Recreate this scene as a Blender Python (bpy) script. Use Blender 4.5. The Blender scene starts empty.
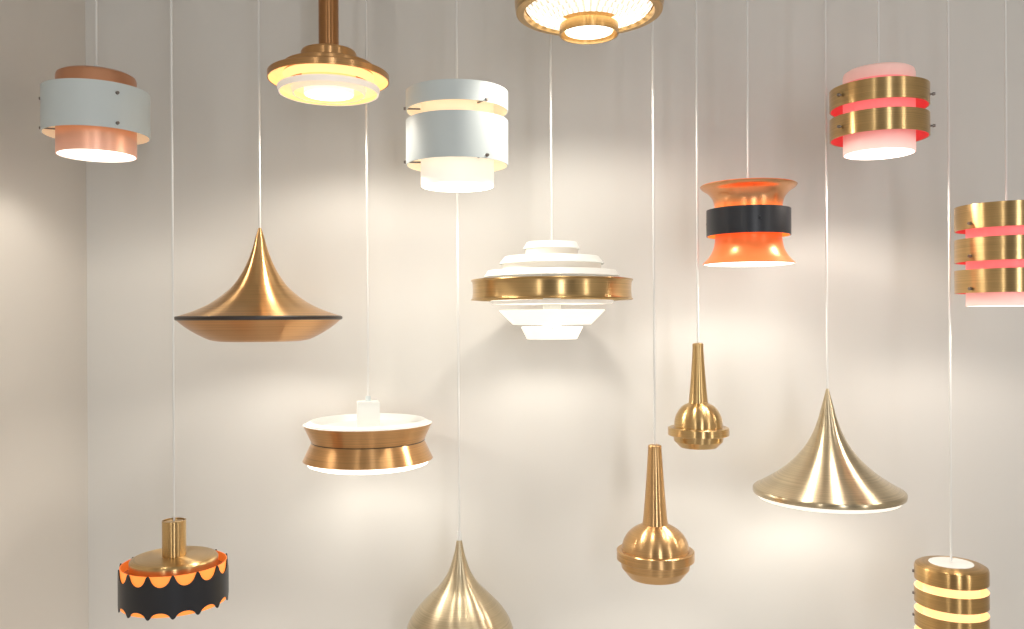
import bpy, bmesh, math, random
from mathutils import Vector, Matrix
random.seed(4)
PI = math.pi
C = bpy.context.scene.collection
F, HY, A = 850.0, 318.0, 0.0055        # focal length in px, horizon row, roll
ZC, WALL, CEIL = 1.5, 2.56, 3.0
DS = .71

# ------------------------------------------------------------------ materials
def newmat(name):
    m = bpy.data.materials.new(name); m.use_nodes = True
    nt = m.node_tree; b = nt.nodes['Principled BSDF']
    return m, nt, b
def brushed(name, col, rough=0.29, dark=0.74, freq=1100):
    m, nt, b = newmat(name)
    tc = nt.nodes.new('ShaderNodeTexCoord'); mp = nt.nodes.new('ShaderNodeMapping')
    mp.inputs['Scale'].default_value = (3, 3, freq)
    n = nt.nodes.new('ShaderNodeTexNoise'); n.inputs['Scale'].default_value = 1.0; n.inputs['Detail'].default_value = 3
    nt.links.new(tc.outputs['Object'], mp.inputs['Vector']); nt.links.new(mp.outputs['Vector'], n.inputs['Vector'])
    r = nt.nodes.new('ShaderNodeValToRGB')
    r.color_ramp.elements[0].position = .3; r.color_ramp.elements[1].position = .7
    r.color_ramp.elements[0].color = (col[0]*dark, col[1]*dark, col[2]*dark, 1)
    r.color_ramp.elements[1].color = (*col, 1)
    nt.links.new(n.outputs['Fac'], r.inputs['Fac']); nt.links.new(r.outputs['Color'], b.inputs['Base Color'])
    b.inputs['Metallic'].default_value = 1; b.inputs['Roughness'].default_value = rough
    b.inputs['Anisotropic'].default_value = 0.9; b.inputs['Anisotropic Rotation'].default_value = 0.25
    t = nt.nodes.new('ShaderNodeTangent'); t.direction_type = 'RADIAL'; t.axis = 'Z'
    nt.links.new(t.outputs['Tangent'], b.inputs['Tangent'])
    bp = nt.nodes.new('ShaderNodeBump'); bp.inputs['Strength'].default_value = .035; bp.inputs['Distance'].default_value = .001
    nt.links.new(n.outputs['Fac'], bp.inputs['Height']); nt.links.new(bp.outputs['Normal'], b.inputs['Normal'])
    return m
def paint(name, col, rough=0.45, em=0, emcol=None, metal=0):
    m, nt, b = newmat(name)
    n = nt.nodes.new('ShaderNodeTexNoise'); n.inputs['Scale'].default_value = 60
    r = nt.nodes.new('ShaderNodeValToRGB')
    r.color_ramp.elements[0].color = (col[0]*.96, col[1]*.96, col[2]*.96, 1); r.color_ramp.elements[1].color = (*col, 1)
    nt.links.new(n.outputs['Fac'], r.inputs['Fac']); nt.links.new(r.outputs['Color'], b.inputs['Base Color'])
    b.inputs['Roughness'].default_value = rough; b.inputs['Metallic'].default_value = metal
    if em:
        b.inputs['Emission Color'].default_value = (*(emcol or col), 1); b.inputs['Emission Strength'].default_value = em
    return m
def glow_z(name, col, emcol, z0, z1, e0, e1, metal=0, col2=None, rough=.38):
    """surface with lamp glow put in as emission, varying with height on the object"""
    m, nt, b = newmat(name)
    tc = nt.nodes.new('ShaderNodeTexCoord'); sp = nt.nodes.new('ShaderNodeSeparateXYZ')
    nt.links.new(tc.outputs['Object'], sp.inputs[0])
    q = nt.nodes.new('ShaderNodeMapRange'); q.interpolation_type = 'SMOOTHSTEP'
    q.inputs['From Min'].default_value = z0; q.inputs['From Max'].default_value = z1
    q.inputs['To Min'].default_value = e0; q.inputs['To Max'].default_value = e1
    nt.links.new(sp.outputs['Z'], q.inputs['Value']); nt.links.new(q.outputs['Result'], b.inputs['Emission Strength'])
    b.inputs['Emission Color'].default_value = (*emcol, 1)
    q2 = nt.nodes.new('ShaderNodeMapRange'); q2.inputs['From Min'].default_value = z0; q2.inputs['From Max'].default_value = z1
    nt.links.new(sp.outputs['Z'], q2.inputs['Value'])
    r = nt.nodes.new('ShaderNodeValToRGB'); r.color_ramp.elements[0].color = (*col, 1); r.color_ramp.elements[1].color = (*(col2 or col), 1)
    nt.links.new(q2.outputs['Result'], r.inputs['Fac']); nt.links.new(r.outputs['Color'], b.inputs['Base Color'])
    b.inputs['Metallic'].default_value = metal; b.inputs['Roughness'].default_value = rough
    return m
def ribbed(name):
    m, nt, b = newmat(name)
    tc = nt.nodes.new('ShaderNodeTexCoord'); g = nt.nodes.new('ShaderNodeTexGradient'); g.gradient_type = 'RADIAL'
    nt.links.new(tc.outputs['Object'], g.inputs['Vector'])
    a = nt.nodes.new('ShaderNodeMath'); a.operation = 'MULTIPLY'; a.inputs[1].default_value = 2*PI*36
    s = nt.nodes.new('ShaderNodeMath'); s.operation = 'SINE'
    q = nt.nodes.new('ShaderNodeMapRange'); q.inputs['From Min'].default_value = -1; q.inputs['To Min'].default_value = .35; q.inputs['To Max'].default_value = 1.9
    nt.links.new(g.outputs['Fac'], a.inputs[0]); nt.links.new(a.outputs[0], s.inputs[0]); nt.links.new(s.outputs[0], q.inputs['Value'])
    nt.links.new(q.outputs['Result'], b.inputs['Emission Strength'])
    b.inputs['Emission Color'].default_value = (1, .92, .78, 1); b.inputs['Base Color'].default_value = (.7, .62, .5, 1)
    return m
def wallmat(name, col):
    m, nt, b = newmat(name)
    n = nt.nodes.new('ShaderNodeTexNoise'); n.inputs['Scale'].default_value = 1.3; n.inputs['Detail'].default_value = 4
    r = nt.nodes.new('ShaderNodeValToRGB')
    r.color_ramp.elements[0].color = (col[0]*.96, col[1]*.96, col[2]*.96, 1); r.color_ramp.elements[1].color = (*col, 1)
    tc = nt.nodes.new('ShaderNodeTexCoord'); nt.links.new(tc.outputs['Object'], n.inputs['Vector'])
    nt.links.new(n.outputs['Fac'], r.inputs['Fac']); nt.links.new(r.outputs['Color'], b.inputs['Base Color'])
    n2 = nt.nodes.new('ShaderNodeTexNoise'); n2.inputs['Scale'].default_value = 260
    nt.links.new(tc.outputs['Object'], n2.inputs['Vector'])
    bp = nt.nodes.new('ShaderNodeBump'); bp.inputs['Strength'].default_value = .05; bp.inputs['Distance'].default_value = .002
    nt.links.new(n2.outputs['Fac'], bp.inputs['Height']); nt.links.new(bp.outputs['Normal'], b.inputs['Normal'])
    b.inputs['Roughness'].default_value = .75
    return m
COPPER = brushed('brushed copper brass', (.75, .43, .19))
HAT = brushed('golden copper', (.77, .47, .21))
DISH = brushed('copper dish', (.66, .36, .16), .32)
MIDBRASS = brushed('warm brass', (.72, .45, .21))
BRONZE = brushed('dark copper', (.52, .26, .11))
GOLD = brushed('brushed gold brass', (.68, .46, .21))
DEEPGOLD = brushed('deep gold brass', (.62, .39, .16))
PALE = brushed('pale brass', (.67, .56, .38))
WHITE = paint('white lacquer', (.62, .69, .70), .45)
WARMIN = paint('warm white inside', (.9, .82, .68), .5, .35, (1, .74, .44))  # emission stands in for lamplight inside the shades
CORD = paint('white cord', (.8, .8, .78), .5)
OPAL = paint('opal lit', (.95, .93, .9), .4, 2.2, (1, .93, .82))
OPALMID = paint('opal medium', (.88, .87, .84), .4, .7, (1, .92, .78))
OPALSOFT = paint('opal soft', (.88, .86, .82), .4, .25, (1, .9, .76))
OPALTOP = paint('opal white top', (.72, .73, .70), .4, .08, (1, .95, .86))
OPALNECK = paint('opal neck glow', (.70, .66, .60), .4, .15, (1, .84, .62))
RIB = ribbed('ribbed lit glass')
AMBER = paint('amber lit', (.95, .72, .35), .4, .65, (1, .62, .27))
GLOWYEL = paint('warm white glow', (.95, .85, .6), .4, .9, (1, .76, .45))
GLOWAMB = paint('warm amber gap glow', (.9, .70, .42), .4, .7, (1, .64, .32))
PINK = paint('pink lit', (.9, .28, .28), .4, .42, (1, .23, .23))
PINKW = paint('pale pink cylinder', (.90, .62, .57), .4, .2, (1, .5, .43))
PINKLOW = glow_z('pink core lower', (.92, .66, .60), (1, .62, .54), .0, .05, .55, .15, 0, (.88, .40, .38))  # paler and brighter low down: lamp glow painted into color and emission
WHITELOW = glow_z('white core lower', (.9, .88, .84), (1, .9, .76), .0, .12, .5, .12)  # glow through the core put in as emission, strongest low down
ROSE = glow_z('rose copper core', (.84, .48, .35), (1, .48, .33), .0, .075, .25, .0, .85, (.66, .33, .19), .34)  # lamp glow on the copper painted in, strongest low down
RED = paint('red lacquer', (.8, .10, .10), .35, .15, (1, .10, .10))  # red lacquer, with emission added for lamp glow on inner faces
ORANGE = paint('orange lacquer', (.92, .17, .03), .35, .2, (1, .16, .03))  # orange lacquer, with some lamp glow put in as emission
FLARE_UP = glow_z('copper orange flare', (.95, .25, .06), (1, .2, .03), .135, .17, .75, .0, .95, (.72, .38, .19), .27)  # glow near the waist painted in, fading upward to plain copper
FLARE_LOW = glow_z('orange flare lower', (.85, .26, .10), (1, .27, .06), .0, .075, .45, .25, .4, (.8, .11, .02), .3)  # lamp glow painted in as emission, brightest at the bottom
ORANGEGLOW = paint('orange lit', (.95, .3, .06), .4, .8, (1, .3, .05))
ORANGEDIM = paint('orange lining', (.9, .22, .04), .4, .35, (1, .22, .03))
BLACK = paint('black lacquer', (.012, .013, .018), .35)
DARK = paint('dark edge', (.03, .02, .015), .4)
STEEL = paint('pin metal', (.25, .22, .2), .35, metal=1)

# ------------------------------------------------------------------ mesh helpers
def finish(name, bm, mats, parent, ang=30, smooth=True):
    bmesh.ops.remove_doubles(bm, verts=bm.verts, dist=1e-6)
    bmesh.ops.recalc_face_normals(bm, faces=bm.faces)
    me = bpy.data.meshes.new(name); bm.to_mesh(me); bm.free()
    for m in mats: me.materials.append(m)
    if smooth:
        for p in me.polygons: p.use_smooth = True
        me.set_sharp_from_angle(angle=math.radians(ang))
    o = bpy.data.objects.new(name, me); C.objects.link(o)
    if parent: o.parent = parent
    return o
def spline(pts, n=6):
    out = []
    P = [pts[0]] + list(pts) + [pts[-1]]
    for i in range(1, len(P)-2):
        p0, p1, p2, p3 = P[i-1:i+3]
        for k in range(n):
            t = k/n
            out.append(tuple(.5*((2*p1[j]) + (-p0[j]+p2[j])*t + (2*p0[j]-5*p1[j]+4*p2[j]-p3[j])*t*t + (-p0[j]+3*p1[j]-3*p2[j]+p3[j])*t**3) for j in (0, 1)))
    out.append(tuple(pts[-1])); return out

class Lamp:
    def __init__(s, name, label, cx, D, ybot, group=None):
        D *= DS
        s.D = D; s.k = D/F; s.yb = ybot
        dx, dy = cx-512, ybot-HY
        s.kr = s.k/math.sqrt(1+(dx/F)**2)
        X = (dx - A*dy)*s.k; Z = ZC - (dy + A*dx)*s.k
        s.root = bpy.data.objects.new(name, None); C.objects.link(s.root)
        s.root.empty_display_size = .05
        s.root.location = (X, D, Z); s.root['label'] = label; s.root['category'] = 'pendant lamp'
        if group: s.root['group'] = group
        s.Z = Z
    def z(s, y): return (s.yb - y)*s.k
    def lathe(s, name, prof, mat, t=0, sm=0, inner=None, seg=128, parent=None, ang=30):
        if sm: prof = spline(prof, sm)
        P = [(max(0, r)*s.kr, s.z(y)) for r, y in prof]
        bm = bmesh.new()
        n = len(P)
        if t:
            tt = t*s.k; Q = []
            for i in range(n):
                a = P[max(0, i-1)]; b = P[min(n-1, i+1)]
                d = Vector((b[0]-a[0], b[1]-a[1])); d.normalize()
                Q.append((max(0, P[i][0]-tt*(-d[1])), P[i][1]-tt*d[0]))
            loop = P + Q[::-1]; closed = True
        else:
            loop = P; closed = False
        rings = []
        for r, z in loop:
            if r < 1e-6: rings.append([bm.verts.new((0, 0, z))])
            else: rings.append([bm.verts.new((r*math.cos(2*PI*j/seg), r*math.sin(2*PI*j/seg), z)) for j in range(seg)])
        m = len(rings)
        for i in range(m if closed else m-1):
            a, b = rings[i], rings[(i+1) % m]
            mi = 1 if (inner and closed and i >= n) else 0
            for j in range(seg):
                j2 = (j+1) % seg
                if len(a) == 1 and len(b) == 1: break
                if len(a) == 1: vs = [a[0], b[j], b[j2]]
                elif len(b) == 1: vs = [a[j], b[0], a[j2]]
                else: vs = [a[j], b[j], b[j2], a[j2]]
                f = bm.faces.new(vs); f.material_index = mi
        return finish(name, bm, [mat] + ([inner] if inner else []), parent or s.root, ang)
    def cyl(s, name, r, y0, y1, mat, t=1.2, inner=None, parent=None):
        return s.lathe(name, [(r, y0), (r, y1)], mat, t=t, inner=inner, parent=parent)
    def disc(s, name, r, y, mat, bulge=0, th=2, parent=None):
        pr = [(0, y-th), (r, y-th), (r, y)]
        for k in range(1, 7):
            a = k/6*PI/2; pr.append((r*math.cos(a) if k < 6 else 0, y+bulge*math.sin(a)))
        if not bulge: pr = [(0, y-th), (r, y-th), (r, y), (0, y)]
        return s.lathe(name, pr, mat, parent=parent)
    def cord(s, y, r=1.1, mat=None):
        zt = CEIL - s.Z; z0 = s.z(y); rr = r*s.k
        bm = bmesh.new()
        R = []
        for z in (z0, zt): R.append([bm.verts.new((rr*math.cos(j*PI/10), rr*math.sin(j*PI/10), z)) for j in range(20)])
        for j in range(20): bm.faces.new((R[0][j], R[0][(j+1) % 20], R[1][(j+1) % 20], R[1][j]))
        bm.faces.new(R[0]); bm.faces.new(R[1])
        finish('cord' if r < 4 else 'stem', bm, [mat or CORD], s.root, 60)
        bm = bmesh.new(); k = 24; rs = []
        for r_, z in ((.006, zt-.03), (.035, zt-.026), (.045, zt-.012), (.045, zt)):
            if r > 4: r_ += rr
            rs.append([bm.verts.new((r_*math.cos(2*PI*j/k), r_*math.sin(2*PI*j/k), z)) for j in range(k)])
        for i in range(3):
            for j in range(k): bm.faces.new((rs[i][j], rs[i][(j+1) % k], rs[i+1][(j+1) % k], rs[i+1][j]))
        bm.faces.new(rs[0]); bm.faces.new(rs[3])
        finish('ceiling_rose', bm, [WHITE], s.root)
    def pins(s, r0, r1, y, angs, mat=None):
        for a in angs:
            a = math.radians(a); bm = bmesh.new()
            M = Matrix.Rotation(a, 4, 'Z') @ Matrix.Translation(((r0+r1)/2*s.kr, 0, s.z(y))) @ Matrix.Rotation(PI/2, 4, 'Y')
            bmesh.ops.create_cone(bm, cap_ends=True, segments=10, radius1=.9*s.k, radius2=.9*s.k, depth=(r1-r0)*s.kr, matrix=M)
            M = Matrix.Rotation(a, 4, 'Z') @ Matrix.Translation((r1*s.kr, 0, s.z(y))) @ Matrix.Rotation(PI/2, 4, 'Y')
            bmesh.ops.create_cone(bm, cap_ends=True, segments=12, radius1=1.8*s.k, radius2=1.4*s.k, depth=2.5*s.k, matrix=M)
            finish('spacer_pin', bm, [mat or STEEL], s.root, 30)
    def light(s, y, P, size=158, blend=.42, col=(1, .925, .82), rad=.04):
        l = bpy.data.lights.new('lamp_light', 'SPOT'); l.energy = P; l.color = col
        l.spot_size = math.radians(size); l.spot_blend = blend; l.shadow_soft_size = rad
        o = bpy.data.objects.new('lamp_light', l); C.objects.link(o); o.parent = s.root
        o.location = (0, 0, s.z(y))

# ------------------------------------------------------------------ lamps
L = Lamp('pendant_lamp', 'white banded drum pendant with copper core nearest the left wall', 97, 2.98, 156)
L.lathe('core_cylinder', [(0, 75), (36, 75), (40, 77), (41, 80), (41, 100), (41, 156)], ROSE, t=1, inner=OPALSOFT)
L.cyl('outer_band', 55, 92, 136, WHITE, inner=WARMIN)
L.disc('diffuser', 39.5, 155, OPAL); L.pins(41, 56, 102, (-43, -163, 77)); L.pins(41, 56, 131, (-43, -163, 77))
L.lathe('cord_grip', [(0, 66), (3, 66), (4, 75), (0, 75)], WHITE)
L.cord(67); L.light(158, 3)

L = Lamp('pendant_lamp', 'tiered copper pendant on a thick copper stem with amber glow', 329, 3.03, 94)
L.cord(50, 10, BRONZE)
L.lathe('stem_collar', [(10, 46), (13, 50), (27, 52), (28, 54), (28, 62), (24, 64)], COPPER, t=1, ang=25)
L.lathe('stepped_cap', [(24, 64), (45, 65.5), (46, 66.5), (46.5, 73), (46, 74)], COPPER, t=1, ang=25)
L.lathe('shade', [(45, 73), (60, 74), (61, 75), (61, 81)], COPPER, t=1.2, inner=AMBER, ang=25)
L.cyl('amber_core', 27, 66, 88, AMBER, inner=AMBER)
L.lathe('middle_tier', [(46, 76), (43, 84)], GLOWAMB, t=1, inner=AMBER)
L.lathe('lower_tier', [(51, 88), (51.5, 88.6), (50, 94)], OPALSOFT, t=1.2, inner=AMBER, ang=25)
L.lathe('lower_plate', [(26, 87.5), (50.5, 88), (50.5, 89), (26, 88.5)], GLOWAMB)
L.lathe('lower_inner_tier', [(38, 88.5), (36, 95)], OPALSOFT, t=1, inner=AMBER)
L.cyl('lower_core', 25, 88, 95, OPALMID, inner=OPAL)
L.disc('diffuser', 24, 94, OPAL); L.light(98, 9.5)

L = Lamp('pendant_lamp', 'white drum pendant of two bands with a warm gap between', 457.5, 3.0, 187)
L.cyl('core_upper', 36.5, 98, 132, WARMIN)
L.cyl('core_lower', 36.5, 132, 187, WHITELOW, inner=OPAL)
L.cyl('upper_band', 51, 93, 112, WHITE, inner=WARMIN)
L.cyl('lower_band', 51, 122, 166, WHITE, inner=WARMIN)
L.lathe('top_cover', [(0, 98), (36.5, 98), (36.5, 100), (0, 100)], WHITE)
L.disc('diffuser', 35, 186, OPAL); L.pins(36, 52, 110, (-53, -173, 67)); L.pins(36, 52, 163, (-53, -173, 67))
L.cord(98); L.light(189, 5.5)

L = Lamp('pendant_lamp', 'wide brass rimmed pendant with glowing ribbed underside at the top edge', 589, 2.86, 34)
L.lathe('shade', [(8, -52), (22, -44), (48, -30), (66, -16), (73, -6), (74.5, 3), (73, 13)], GOLD, t=1.2, sm=5, inner=GOLD)
L.lathe('rim_lip', [(73, 13), (65.5, 14), (64.5, 8)], GOLD, t=1)
for i in range(5):
    r = 63-i*6.6
    L.lathe('louvre_ring', [(r, 8+i*2.4), (r-3.8, 12.5+i*2.6)], RIB, t=.9)
L.lathe('reflector', [(64, 6), (30, 12)], GLOWYEL, t=.8)
L.lathe('inner_ring', [(29, 25), (29.5, 26.5), (29.5, 35)], GOLD, t=1.4, inner=GOLD)
L.lathe('inner_reflector', [(28, 26), (24, 32)], GLOWYEL, t=.6, inner=OPAL)
L.disc('diffuser', 23, 32, OPAL); L.cord(-50); L.light(39, 13, 162)

L = Lamp('pendant_lamp', 'white tiered louvre pendant with one slim polished brass ring', 552, 3.2, 339)
L.lathe('top_cap', [(0, 242.5), (25, 242.5), (28.5, 249)], OPALTOP, t=1, ang=20)
L.lathe('upper_tier', [(8, 257), (47, 257), (52.5, 264)], OPALTOP, t=1, ang=20)
L.lathe('upper_tier', [(8, 271), (64, 271), (68, 277)], OPALTOP, t=1, ang=20)
L.cyl('neck', 26, 248, 257.5, OPALNECK); L.cyl('neck', 49, 263, 271.5, OPALNECK)
L.lathe('brass_ring', [(81, 281), (79.5, 282.5), (79, 290), (79.5, 297.5), (81, 299)], GOLD, t=1.2, sm=3, inner=GOLD)
L.lathe('lower_tier', [(62, 301), (60, 304), (20, 304.5)], OPALSOFT, t=1, ang=20)
L.lathe('lower_tier', [(53, 310.5), (39, 324.5), (8, 325)], OPALMID, t=1, ang=20)
L.lathe('lower_tier', [(31, 327), (25, 339)], OPALMID, t=1)
L.disc('diffuser', 23.5, 338, OPAL)
L.lathe('socket', [(0, 248), (9, 248), (9, 330), (0, 330)], OPALTOP)
for a in range(3):
    b = a*2*PI/3+.5
    for (ra, ya, rb, yb) in ((8, 287, 79, 287), (8, 328, 31, 328)):
        bm = bmesh.new()
        p = Vector((ra*L.kr, 0, L.z(ya))); q = Vector((rb*L.kr, 0, L.z(yb))); d = q-p
        M = Matrix.Rotation(b, 4, 'Z') @ Matrix.Translation((p+q)/2) @ d.to_track_quat('Z', 'Y').to_matrix().to_4x4()
        bmesh.ops.create_cone(bm, cap_ends=True, segments=8, radius1=.7*L.k, radius2=.7*L.k, depth=d.length, matrix=M)
        finish('support_arm', bm, [WHITE], L.root)
L.cord(243); L.light(341, 4.5)

L = Lamp('pendant_lamp', 'orange hourglass pendant with a black waist band', 748.5, 3.15, 264)
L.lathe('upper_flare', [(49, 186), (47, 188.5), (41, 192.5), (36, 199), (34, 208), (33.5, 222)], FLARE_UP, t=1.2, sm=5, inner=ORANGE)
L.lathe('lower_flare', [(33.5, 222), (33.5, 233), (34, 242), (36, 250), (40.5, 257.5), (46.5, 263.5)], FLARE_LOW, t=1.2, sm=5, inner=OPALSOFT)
L.cyl('waist_band', 42.5, 210, 236, BLACK, inner=ORANGEGLOW)
L.disc('diffuser', 44.5, 264, OPAL, bulge=1.5, th=.8)
L.lathe('socket_plate', [(0, 218), (33, 218), (33, 220), (0, 220)], WHITE)
L.lathe('socket', [(0, 198), (7, 198), (8, 201), (8, 218), (0, 218)], WHITE)
L.pins(34, 43, 222, (30, 150, 270), BLACK)
L.cord(199); L.light(268, 5)

L = Lamp('pendant_lamp', 'small brass two-band pendant with glowing pink core at upper right', 879, 3.03, 154, 'brass banded pendants with pink cores')
L.lathe('core_cylinder', [(0, 71), (32, 71), (35.5, 73), (36.5, 76), (36.5, 84)], PINKW, t=1)
L.cyl('core_middle', 36.5, 84, 134, PINK)
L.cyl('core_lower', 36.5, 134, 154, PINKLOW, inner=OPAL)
L.cyl('brass_band', 50.5, 89, 109, GOLD, inner=RED)
L.cyl('brass_band', 50.5, 118, 139, GOLD, inner=RED)
L.disc('diffuser', 35, 153, OPAL); L.pins(36, 54, 99, (-22, -160, 82)); L.pins(36, 54, 130, (-22, -160, 82))
L.cord(71); L.light(156, 9.5, col=(1, .89, .79))

L = Lamp('pendant_lamp', 'brass three-band pendant with pink core cut by the right edge', 1007, 3.0, 306, 'brass banded pendants with pink cores')
L.lathe('core_cylinder', [(0, 206), (40, 206), (42, 208), (42, 228)], PINKW, t=1)
L.cyl('core_middle', 42, 228, 292, PINK)
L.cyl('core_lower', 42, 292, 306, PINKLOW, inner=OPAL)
for a, b in ((206, 230), (239, 262), (270, 293)): L.cyl('brass_band', 54, a, b, GOLD, inner=RED)
L.disc('diffuser', 40.5, 305, OPAL)
for y in (225, 257, 289): L.pins(42, 57, y, (-30, -160, 82))
L.cord(206); L.light(308, 6, col=(1, .89, .79))

L = Lamp('pendant_lamp', 'copper witch-hat pendant with a flat saucer rim and dark edge', 260.5, 3.15, 341)
L.lathe('upper_shade', [(1.5, 228), (4, 236), (8.7, 252), (15.5, 268), (25, 283), (35, 293), (49, 303), (65, 310.5), (83, 316.5)], HAT, t=1, sm=6)
L.lathe('rim', [(82.5, 316), (84, 317), (84, 319), (82.5, 320)], DARK, t=1.5)
L.lathe('lower_saucer', [(82.5, 319.5), (76, 325), (68, 330.5), (59, 335.5), (50, 339.5), (42, 341)], DISH, t=1, sm=5, inner=OPALSOFT)
L.disc('diffuser', 41.5, 340, OPALSOFT, th=1); L.cord(229); L.light(343, 6)

L = Lamp('pendant_lamp', 'shallow copper hourglass disc pendant with open white dish and square white socket', 368.5, 3.275, 464)
L.lathe('upper_ring', [(64.5, 423), (56.5, 440)], COPPER, t=1, inner=OPALTOP)
L.lathe('waist_seam', [(56.2, 439.6), (56.8, 440.3), (56.2, 441)], DARK, t=1)
L.lathe('lower_ring', [(56.5, 440.8), (65, 458.5)], COPPER, t=1, inner=OPALSOFT)
L.lathe('white_dish', [(61, 423), (57, 420.5), (54, 423), (50, 427), (0, 428)], OPALTOP, t=1)
L.lathe('diffuser', [(62, 458), (60, 463), (54, 465), (0, 466)], OPAL, t=1)
bm = bmesh.new(); s_ = 12.5*L.k
bmesh.ops.create_cube(bm, size=1, matrix=Matrix.Translation((0, 0, L.z(414))) @ Matrix.Rotation(.2, 4, 'Z') @ Matrix.Diagonal((s_*1.75, s_*1.75, 26*L.k, 1)))
bmesh.ops.bevel(bm, geom=bm.edges[:], offset=.8*L.k, segments=2, affect='EDGES')
finish('socket_housing', bm, [OPALTOP], L.root)
L.lathe('cord_grip', [(0, 396), (2.5, 396), (3, 402), (0, 402)], WHITE)
L.cord(397); L.light(470, 2)

def longneck(label, cx, D, k, neck, bulb, fl, low, light, mat):
    L = Lamp('pendant_lamp', label, cx, D, k, 'small long-necked brass pendants')
    L.lathe('neck', neck, mat, sm=3)
    L.lathe('bulb_shade', bulb, mat, t=1, sm=5)
    L.lathe('flange_ring', fl, mat, ang=20)
    L.lathe('lower_cup', low, mat, t=1, inner=WARMIN, ang=15)
    L.disc('diffuser', low[-1][0]-1.5, k-1, OPALSOFT, th=1)
    L.cord(neck[0][1]+1); L.light(k+2, light, 140)
longneck('smaller long-necked brass bulb pendant beside the trumpet lamp', 698.5, 3.2, 447,
    [(0, 343), (5.2, 343.5), (5.6, 350), (7.3, 375), (9.3, 398), (10, 403)],
    [(10, 403), (16, 406), (21, 412), (23.8, 419), (24.5, 427)],
    [(23.5, 427), (29.5, 427), (30.8, 427.7), (30.8, 434.5), (29.5, 435.2), (23.5, 435.2), (23.5, 427)], [(25.5, 435), (24.5, 441), (18.5, 447)], 2.5, GOLD)
longneck('larger long-necked copper-toned bulb pendant hanging lower of the pair', 655.5, 3.12, 577,
    [(0, 444.5), (6.2, 445), (7, 452), (9.3, 485), (11.8, 515), (13, 524)],
    [(13, 524), (21, 528), (28, 534), (32.5, 542), (34, 550)],
    [(33, 549.4), (37.8, 549.4), (39, 550.2), (39, 558.8), (37.8, 559.6), (33, 559.6), (33, 549.4)], [(35.5, 559.5), (34, 567.5), (26, 577)], 2.6, MIDBRASS)

L = Lamp('pendant_lamp', 'wide pale brass trumpet-shaped pendant at lower right', 828, 3.2, 500)
L.lathe('shade', [(1.2, 388.5), (3, 395), (6.3, 407), (10, 420), (15, 433), (22.5, 446), (32, 457.5), (43.5, 468), (56, 477), (67, 483.5), (76, 488.5)], PALE, t=1, sm=6)
L.lathe('rim', [(75.2, 487.8), (77, 489.2), (77.4, 491.5), (76.8, 494)], PALE, t=1.2, sm=4)
L.lathe('underside_lip', [(76, 494), (72, 498), (64, 500)], OPALMID, t=1, inner=OPAL)
L.disc('diffuser', 64, 499.5, OPAL, th=1); L.cord(389.5); L.light(503, 3)

L = Lamp('pendant_lamp', 'pale brass onion-shaped pendant cut by the bottom edge', 460, 3.25, 672)
L.lathe('shade', [(0, 538), (2.5, 540), (4.5, 550), (7.5, 561), (12, 573), (20, 585), (32, 597), (43, 609), (51, 622), (55, 637), (54, 652), (48, 664), (42, 672)], PALE, t=1.2, sm=6, inner=OPALSOFT)
L.disc('diffuser', 41, 671, OPAL); L.lathe('cord_grip', [(0, 531), (1.9, 531), (2.6, 540), (0, 540)], CORD)
L.cord(532); L.light(675, 3)

L = Lamp('pendant_lamp', 'black scallop-edged drum pendant with orange lining and brass neck', 174.5, 2.8, 601)
L.lathe('neck_tube', [(0, 521), (10, 521), (10, 524), (11, 524), (11, 520), (12.3, 520), (12.3, 556)], GOLD)
L.lathe('top_dome', [(12, 555), (30, 555.2), (41, 556), (44.5, 558), (45, 561), (45, 572)], GOLD, t=1, sm=4)
bm = bmesh.new(); N, SUB = 14, 28; n = N*SUB; V = []
for j in range(n):
    th = 2*PI*(j+8)/n; u = abs(2*((j % SUB)/SUB)-1)
    if u < .72: d = math.sqrt(1-(u/.82)**2)*.94+.06      # semicircular cut-out
    else: d = .06+.39*((1-u)/.28)**2*1.3 if u > .72 else 0  # rounded tip between cut-outs
    d = min(d, 1)
    V.append([bm.verts.new((q*L.kr*math.cos(th), q*L.kr*math.sin(th), L.z(y))) for q, y in ((55.5, 560.5+11.5*d), (55.5, 603-7*d), (54.3, 603-7*d), (54.3, 560.5+11.5*d))])
for j in range(n):
    a, b = V[j], V[(j+1) % n]
    for q in range(4): bm.faces.new((a[q], a[(q+1) % 4], b[(q+1) % 4], b[q]))
finish('scalloped_band', bm, [BLACK], L.root, 40)
L.cyl('orange_lining', 53.8, 562, 600.5, ORANGEGLOW, t=.8, inner=ORANGEDIM)
L.lathe('inner_plate', [(0, 571), (53, 571), (53, 572), (0, 572)], BRONZE)
L.disc('diffuser', 50, 594, ORANGEDIM); L.cord(521); L.light(607, 3.5)

L = Lamp('pendant_lamp', 'brass layered-ring pendant with yellow glow at bottom right corner', 951.5, 3.1, 644)
L.disc('top_cap', 23, 563.5, OPALTOP, th=1)
L.lathe('top_ring', [(23, 563), (34, 564), (37, 565.5), (38, 568), (38, 580)], DEEPGOLD, t=1, inner=GLOWAMB)
for a, b in ((588, 603), (611, 626), (633, 643)): L.cyl('brass_ring', 38, a, b, DEEPGOLD, inner=GLOWAMB)
L.cyl('core_cylinder', 29, 566, 644, GLOWAMB, inner=OPAL)
L.disc('diffuser', 27, 643, OPAL)
for y in (574, 596, 618, 638): L.pins(28.5, 38.5, y, (20, 90, 160))
L.cord(561); L.light(646, 3.5)

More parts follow.
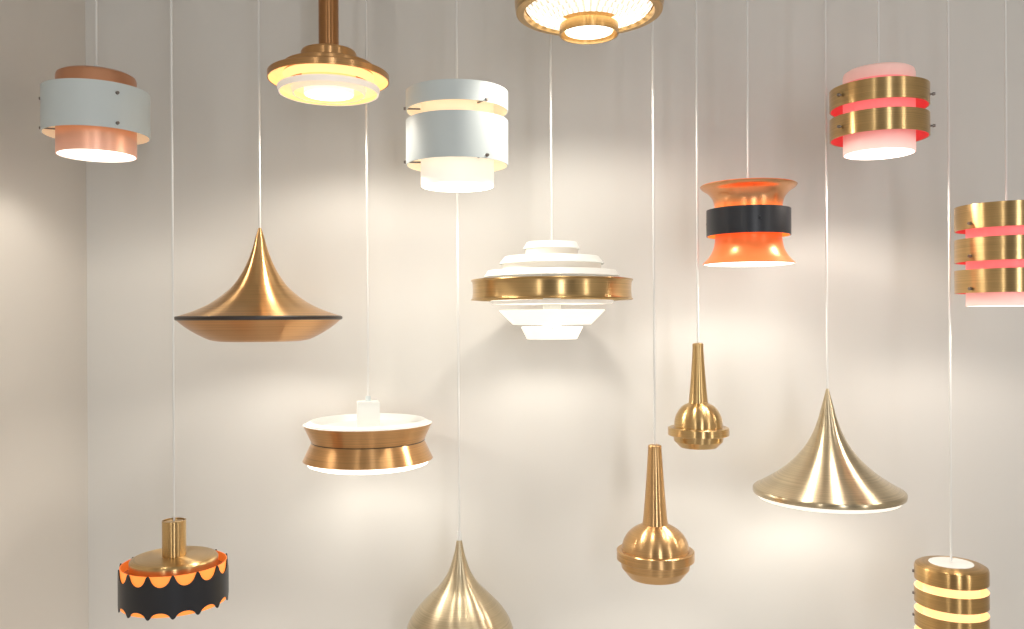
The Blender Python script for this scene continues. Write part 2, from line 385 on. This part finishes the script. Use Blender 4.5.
# ------------------------------------------------------------------ room
def slab(name, x0, x1, y0, y1, z0, z1, mat):
    bm = bmesh.new()
    bmesh.ops.create_cube(bm, size=1, matrix=Matrix.Translation(((x0+x1)/2, (y0+y1)/2, (z0+z1)/2)) @ Matrix.Diagonal((x1-x0, y1-y0, z1-z0, 1)))
    o = finish(name, bm, [mat], None, smooth=False); o['kind'] = 'structure'; return o
WM = wallmat('wall paint', (.73, .718, .685)); WL = wallmat('left wall paint', (.70, .665, .615))
XL = (87-512)*WALL/F; XR = 2.4; YB = -2.5
slab('wall_back', XL-.1, XR+.1, WALL, WALL+.1, 0, CEIL, WM)
slab('wall_left', XL-.1, XL, YB, WALL, 0, CEIL, WL)
slab('wall_right', XR, XR+.1, YB, WALL, 0, CEIL, WM)
slab('floor', XL-.1, XR+.1, YB, WALL+.1, -.1, 0, wallmat('floor screed', (.60, .58, .56)))
slab('ceiling', XL-.1, XR+.1, YB, WALL+.1, CEIL, CEIL+.1, WM)

# ------------------------------------------------------------------ light
def area(loc, tgt, P, sx, sy, col):
    l = bpy.data.lights.new('added_strip_light', 'AREA'); l.shape = 'RECTANGLE'; l.size = sx; l.size_y = sy; l.energy = P; l.color = col  # added unseen strips, for streaks on the metal and wall fill
    o = bpy.data.objects.new('added_strip_light', l); C.objects.link(o); o.location = loc
    o.rotation_euler = (Vector(tgt)-Vector(loc)).to_track_quat('-Z', 'Y').to_euler()
area((.9, -2.0, 1.5), (.5, 2.6, 1.6), 29, .35, 2.2, (.97, .98, 1))
area((-1.0, -.8, 1.5), (.2, 2.6, 1.5), 8, .12, 2.2, (1, .96, .9))
area((2.1, .3, 1.5), (.2, 2.6, 1.5), 7, .12, 2.2, (1, .96, .92))
w = bpy.data.worlds.new('world'); bpy.context.scene.world = w; w.use_nodes = True
w.node_tree.nodes['Background'].inputs['Color'].default_value = (.50, .49, .47, 1)
w.node_tree.nodes['Background'].inputs['Strength'].default_value = .30

cam = bpy.data.cameras.new('camera'); co = bpy.data.objects.new('camera', cam); C.objects.link(co)
cam.sensor_width = 36; cam.lens = 36*F/1024; cam.shift_y = (HY-314.5)/1024
co.location = (0, 0, ZC); co.rotation_euler = (PI/2, A, 0)
bpy.context.scene.camera = co
bpy.context.scene.view_settings.view_transform = 'Standard'
